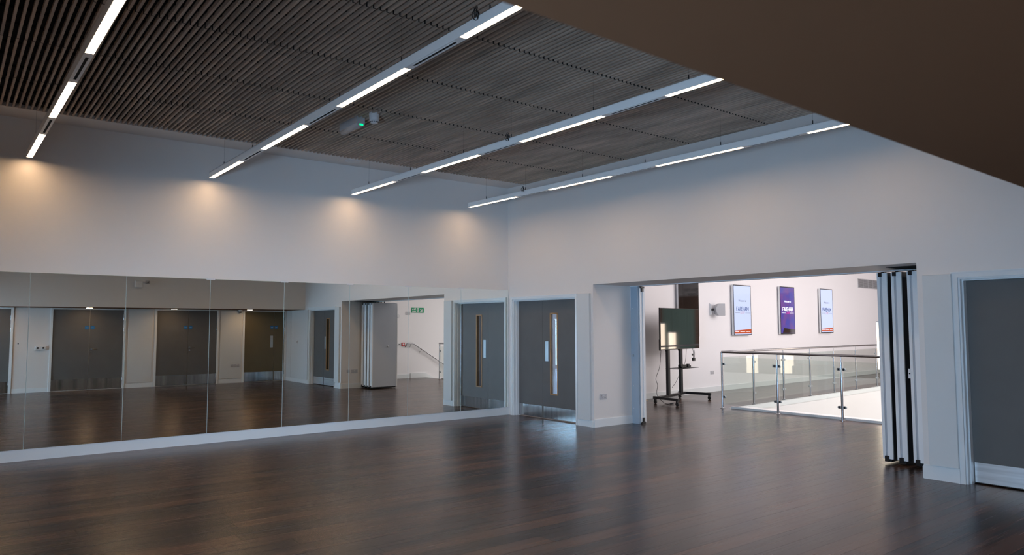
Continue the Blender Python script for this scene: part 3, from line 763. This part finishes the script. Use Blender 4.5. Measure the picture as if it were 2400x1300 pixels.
gr = MB().box((.111,-.08,-.135),(.114,.08,.135),'greypl').lathe([(.055,.114),(.05,.117)], (0,0,-.04), 'lens', 24, 'x').lathe([(.014,.114),(.014,.117)], (0,0,.07), 'lens', 16, 'x').build('driver_grille', q)
gr.location = cab.location; gr.rotation_euler = cab.rotation_euler
def fsock(a, z, label, w=.146):
    p = fw(a,0,z); return socket(p, AF, label, w=w)
fsock(2.70, .468, 'double socket low on the foyer wall between television cart and balustrade')
fsock(5.757, .515, 'double socket on the foyer wall seen through the balustrade glass')
# south foyer wall: sign, call point and other small devices (seen in the mirror)
def swall(name, x, z, label, cat): return tag(empty(name, (x,YSF,z), PI), label, cat)
q = swall('exit_sign', 3.655, 2.13, 'green and white fire exit sign with running figure and arrow', 'sign')
pl = MB().box((-.225,-.012,-.08),(.225,0,.08),'green').build('sign_plate', q)
text('sign_text', 'Fire', .085, 'white', pl, (.135,-.013,.035), bold=.003); text('sign_text', 'exit', .085, 'white', pl, (.135,-.013,-.04), bold=.003)
fg = MB().box((-.035,-.014,-.07),(.035,-.0125,.07),'white').build('pictogram_panel', pl)
run = MB().lathe([(.011,-.0155),(.011,-.0145)], (.004,0,.045), 'green', 12, 'y')
for a,b in (((.0,.03),(-.004,-.005)),((-.004,-.005),(.018,-.03)),((.018,-.03),(.012,-.055)),((-.004,-.005),(-.018,-.03)),((-.018,-.03),(-.026,-.055)),((.0,.025),(.022,.008)),((.0,.025),(-.02,.012))):
    run.tube([(a[0],-.0150,a[1]),(b[0],-.0150,b[1])], .0045, 'green', 6)
run.build('running_figure', pl)
ar = MB().add([(-.098,-.0136,.052),(-.082,-.0136,.036),(-.152,-.0136,-.040),(-.166,-.0136,-.026)], [(0,1,2,3)], 'white')
ar.add([(-.17,-.0135,-.05),(-.17,-.0135,.03),(-.148,-.0135,.03),(-.148,-.0135,-.05)], [(0,3,2,1)], 'white').add([(-.17,-.0135,-.05),(-.09,-.0135,-.05),(-.09,-.0135,-.028),(-.17,-.0135,-.028)], [(0,1,2,3)], 'white')
ar.build('arrow', pl)
q = swall('wall_beacon', 2.97, 1.94, 'small round white sounder on the stair wall', 'sounder')
MB().lathe([(.05,-.03),(.055,0)], (0,0,0), 'white', 24, 'y').lathe([(.014,-.034),(.014,-.03)], (0,0,0), 'greypl', 14, 'y').build('body', q)
q = swall('wall_notice', 3.30, 2.03, 'pale rectangular plate on the wall left of the exit sign', 'plate')
MB().box((-.08,-.015,-.05),(.08,0,.05),'greypl').build('body', q, bevel=.003)
q = swall('fire_call_point', 3.135, 1.06, 'red fire call point on the white stair wall', 'call point')
MB().box((-.05,-.04,-.05),(.05,0,.05),'red').build('housing', q, bevel=.004); MB().box((-.028,-.042,-.028),(.028,-.04,.028),'white').build('break_glass', q)
q = swall('light_switch', 3.0, 1.06, 'small white switch with dark key slot beside the red call point', 'switch')
MB().box((-.043,-.01,-.043),(.043,0,.043),'white').box((-.02,-.013,-.01),(.02,-.01,.01),'black').build('switch_body', q)
# lettering on the far east wall (only seen mirrored in the dark display)
q = tag(empty('wall_lettering', (20.99,-8.15,3.2), -PI/2), 'dark wall lettering naming the hall door above the wood cladding', 'lettering')
text('hall_text', 'Main Hall', .20, 'txt_black', q, (0,-.006,.12)); text('door_text', 'Door 1', .30, 'txt_black', q, (0,-.006,-.08))

cu_ = MB(); n = 48; vs = []
for k in range(n+1):
    y = -7.0+1.5*k/n; vs += [(20.90+.035*math.sin(k*1.35),y,.05),(20.90+.035*math.sin(k*1.35),y,3.0)]
cu_.add(vs, [(2*k,2*k+1,2*k+3,2*k+2) for k in range(n)], 'curtain', True)
tag(cu_.build('curtain'), 'pale green folded curtain on the far end wall, reflected in the television', 'curtain')

# ================================================================ TELEVISION ON WHEELED STAND
A_ = Vector((3.59,-.55,0)); B_ = Vector((5.25,-.26,0)); TW = (B_-A_).length; ang = math.atan2(B_.y-A_.y, B_.x-A_.x)
q = empty('television', ((A_.x+B_.x)/2,(A_.y+B_.y)/2,1.106), ang); tag(q, 'large black flat television mounted on a wheeled stand', 'television')
MB().box((-TW/2,0,0),(TW/2,.035,.885),'blackpl').box((-.5,.035,.15),(.5,.07,.65),'blackpl').build('casing', q, bevel=.003)
MB().box((-TW/2+.012,-.0015,.016),(TW/2-.012,.0,.873),'black_screen').build('screen', q)
MB().box((-TW/2-.02,.0,-.01),(-TW/2,.03,.22),'blackpl').build('side_module', q)
def bar(mb, a, b, w, h, mt='blackpl'):
    a, b = Vector(a), Vector(b); d = (b-a); L_ = d.length; d.normalize(); sd = Vector((-d.y,d.x,0)).normalized() if abs(d.z) < .9 else Vector((math.cos(ang),math.sin(ang),0))
    up = d.cross(sd)
    vs = []
    for p in (a,b):
        for (i,j) in ((-1,-1),(1,-1),(1,1),(-1,1)): vs.append(p+sd*w/2*i+up*h/2*j)
    mb.add(vs, [(3,2,1,0),(4,5,6,7),(0,1,5,4),(1,2,6,5),(2,3,7,6),(3,0,4,7)], mt)
t = empty('television_stand', (4.3,-.4,0)); tag(t, 'black twin-post wheeled stand carrying the large television', 'stand')
def rel(p): return (p[0]-4.3, p[1]+.4, p[2])
fr = MB(); bar(fr, rel((3.50,-.53,.125)), rel((4.93,-.11,.125)), .08, .05); fr.build('cross_bar', t)
for a,b in (((3.53,-.40,.125),(3.47,-1.10,.125)),((4.86,.04,.125),(5.07,-.68,.125))):
    f_ = MB(); bar(f_, rel(a), rel(b), .06, .05); arm = f_.build('base_arm', t, bevel=.004)
    for p in (a,b):
        k = .04 if p == a else -.04
        cx, cy = p[0], p[1]-k
        c_ = MB(); X = rel((cx,cy,0)); c_.tube([(X[0]-.012,X[1],.038),(X[0]+.012,X[1],.038)], .038, 'blackpl', 18); c_.box((X[0]-.02,X[1]-.02,.06),(X[0]+.02,X[1]+.02,.10),'blackpl'); c_.build('caster', t)
for p in ((3.98,-.41),(4.64,-.215)):
    f_ = MB(); X = rel((p[0],p[1],0)); bar(f_, (X[0],X[1],.125), (X[0],X[1],1.75), .085, .06); f_.build('post', t, bevel=.004)
    MB().box((X[0]-.055,X[1]-.01,1.07),(X[0]+.055,X[1]+.03,1.12),'blackpl').build('mount_bracket', t)
f_ = MB(); bar(f_, rel((4.02,-.50,.70)), rel((4.95,-.28,.70)), .32, .012); f_.build('shelf', t)
q = tag(MB().box((-.10,-.05,0),(.10,.05,.07),'blackpl').lathe([(.05,-.06),(.05,.0)], (-.12,0,.06), 'blackpl', 16, 'y').build('conference_camera', bevel=.006), 'small black camera unit sitting on the shelf of the wheeled stand', 'camera')
q.location = (4.42,-.44,.707); q.rotation_euler = (0,0,ang)
f_ = MB().box((-.06,-.04,0),(.06,.04,.04),'blackpl').box((-.035,-.025,.04),(.035,.025,.07),'blackpl'); q = tag(f_.build('cable_adapter', bevel=.006), 'small black adapter box at the end of the stand shelf', 'adapter')
q.location = (4.75,-.33,.707); q.rotation_euler = (0,0,ang)
def cable(pts, label, r=.006, extra=None):
    pts = [Vector(p) for p in pts]; P_ = []
    for i in range(len(pts)-1):
        p0 = pts[max(i-1,0)]; p1 = pts[i]; p2 = pts[i+1]; p3 = pts[min(i+2,len(pts)-1)]
        for k in range(8):
            s_ = k/8; P_.append(.5*((2*p1)+(-p0+p2)*s_+(2*p0-5*p1+4*p2-p3)*s_*s_+(-p0+3*p1-3*p2+p3)*s_**3))
    P_.append(pts[-1]); mb = MB().tube(P_, r, 'blackpl', 8)
    if extra: extra(mb)
    return tag(mb.build('power_cable'), label, 'cable')
cable([(3.66,-.50,1.12),(3.68,-.46,.9),(3.64,-.46,.72),(3.52,-.47,.52),(3.58,-.46,.38),(3.55,-.47,.18),(3.60,-.62,.02),(3.66,-.72,.008)], 'black power cable hanging from the television side down to the floor', .005, lambda mb: mb.tube([(3.66,-.72,.012),(3.70,-.78,.012)], [.014,.008], 'blackpl', 8))
cable([(4.62,-.40,1.12),(4.50,-.46,.86),(4.36,-.52,.76),(4.25,-.55,.70),(4.15,-.5,.45),(4.04,-.46,.30)], 'thin black cable looping from the television past the stand shelf', .004)
cable([(4.88,-.36,1.12),(4.89,-.37,1.0),(4.88,-.37,.92),(4.90,-.37,.88),(4.93,-.37,.98),(4.92,-.36,1.12)], 'short cable loop with plugs dangling under the television', .005, lambda mb: mb.box((4.86,-.39,.84),(4.93,-.35,.91),'blackpl').box((4.84,-.38,.96),(4.87,-.36,1.0),'blackpl'))
q = tag(MB().add([(0,0,0),(.11,0,0),(.11,.05,0),(0,.05,0),(0,0,.035),(.11,0,.004),(.11,.05,.004),(0,.05,.035)], [(0,3,2,1),(4,5,6,7),(0,1,5,4),(1,2,6,5),(2,3,7,6),(3,0,4,7)], 'beige').build('door_wedge'), 'small pale wooden wedge on the floor near the foyer skirting', 'wedge')
q.location = (3.80,.10,.0)

# ================================================================ PENDANT LANTERNS OVER THE STAIR
def lantern(x, y, z, label, L_=1.08, R_=.15):
    p = empty('pendant_lantern', (x,y,z)); tag(p, label, 'pendant light', 'tall glowing lanterns over the stair')
    MB().lathe([(R_,0),(R_,L_)], (0,0,0), 'lantern', 32).build('lamp_shade', p)
    MB().lathe([(R_+.003,L_),(R_+.003,L_+.03)], (0,0,0), 'satin', 32).tube([(0,0,L_+.03),(0,0,4.70-z)], .004, 'blackpl', 6).build('cap', p)
    return p
lantern(8.98,-2.62,.60, 'glowing tall lantern just beyond the stacked partition panels')
lantern(9.75,-3.9,.33, 'glowing tall lantern reflected in the balustrade glass', 1.2)
lantern(10.6,-3.3,.30, 'glowing tall lantern reflected farther along the balustrade glass', 1.2)
lantern(11.5,-3.15,.85, 'short glowing lantern reflected in the television screen', .55, .11)
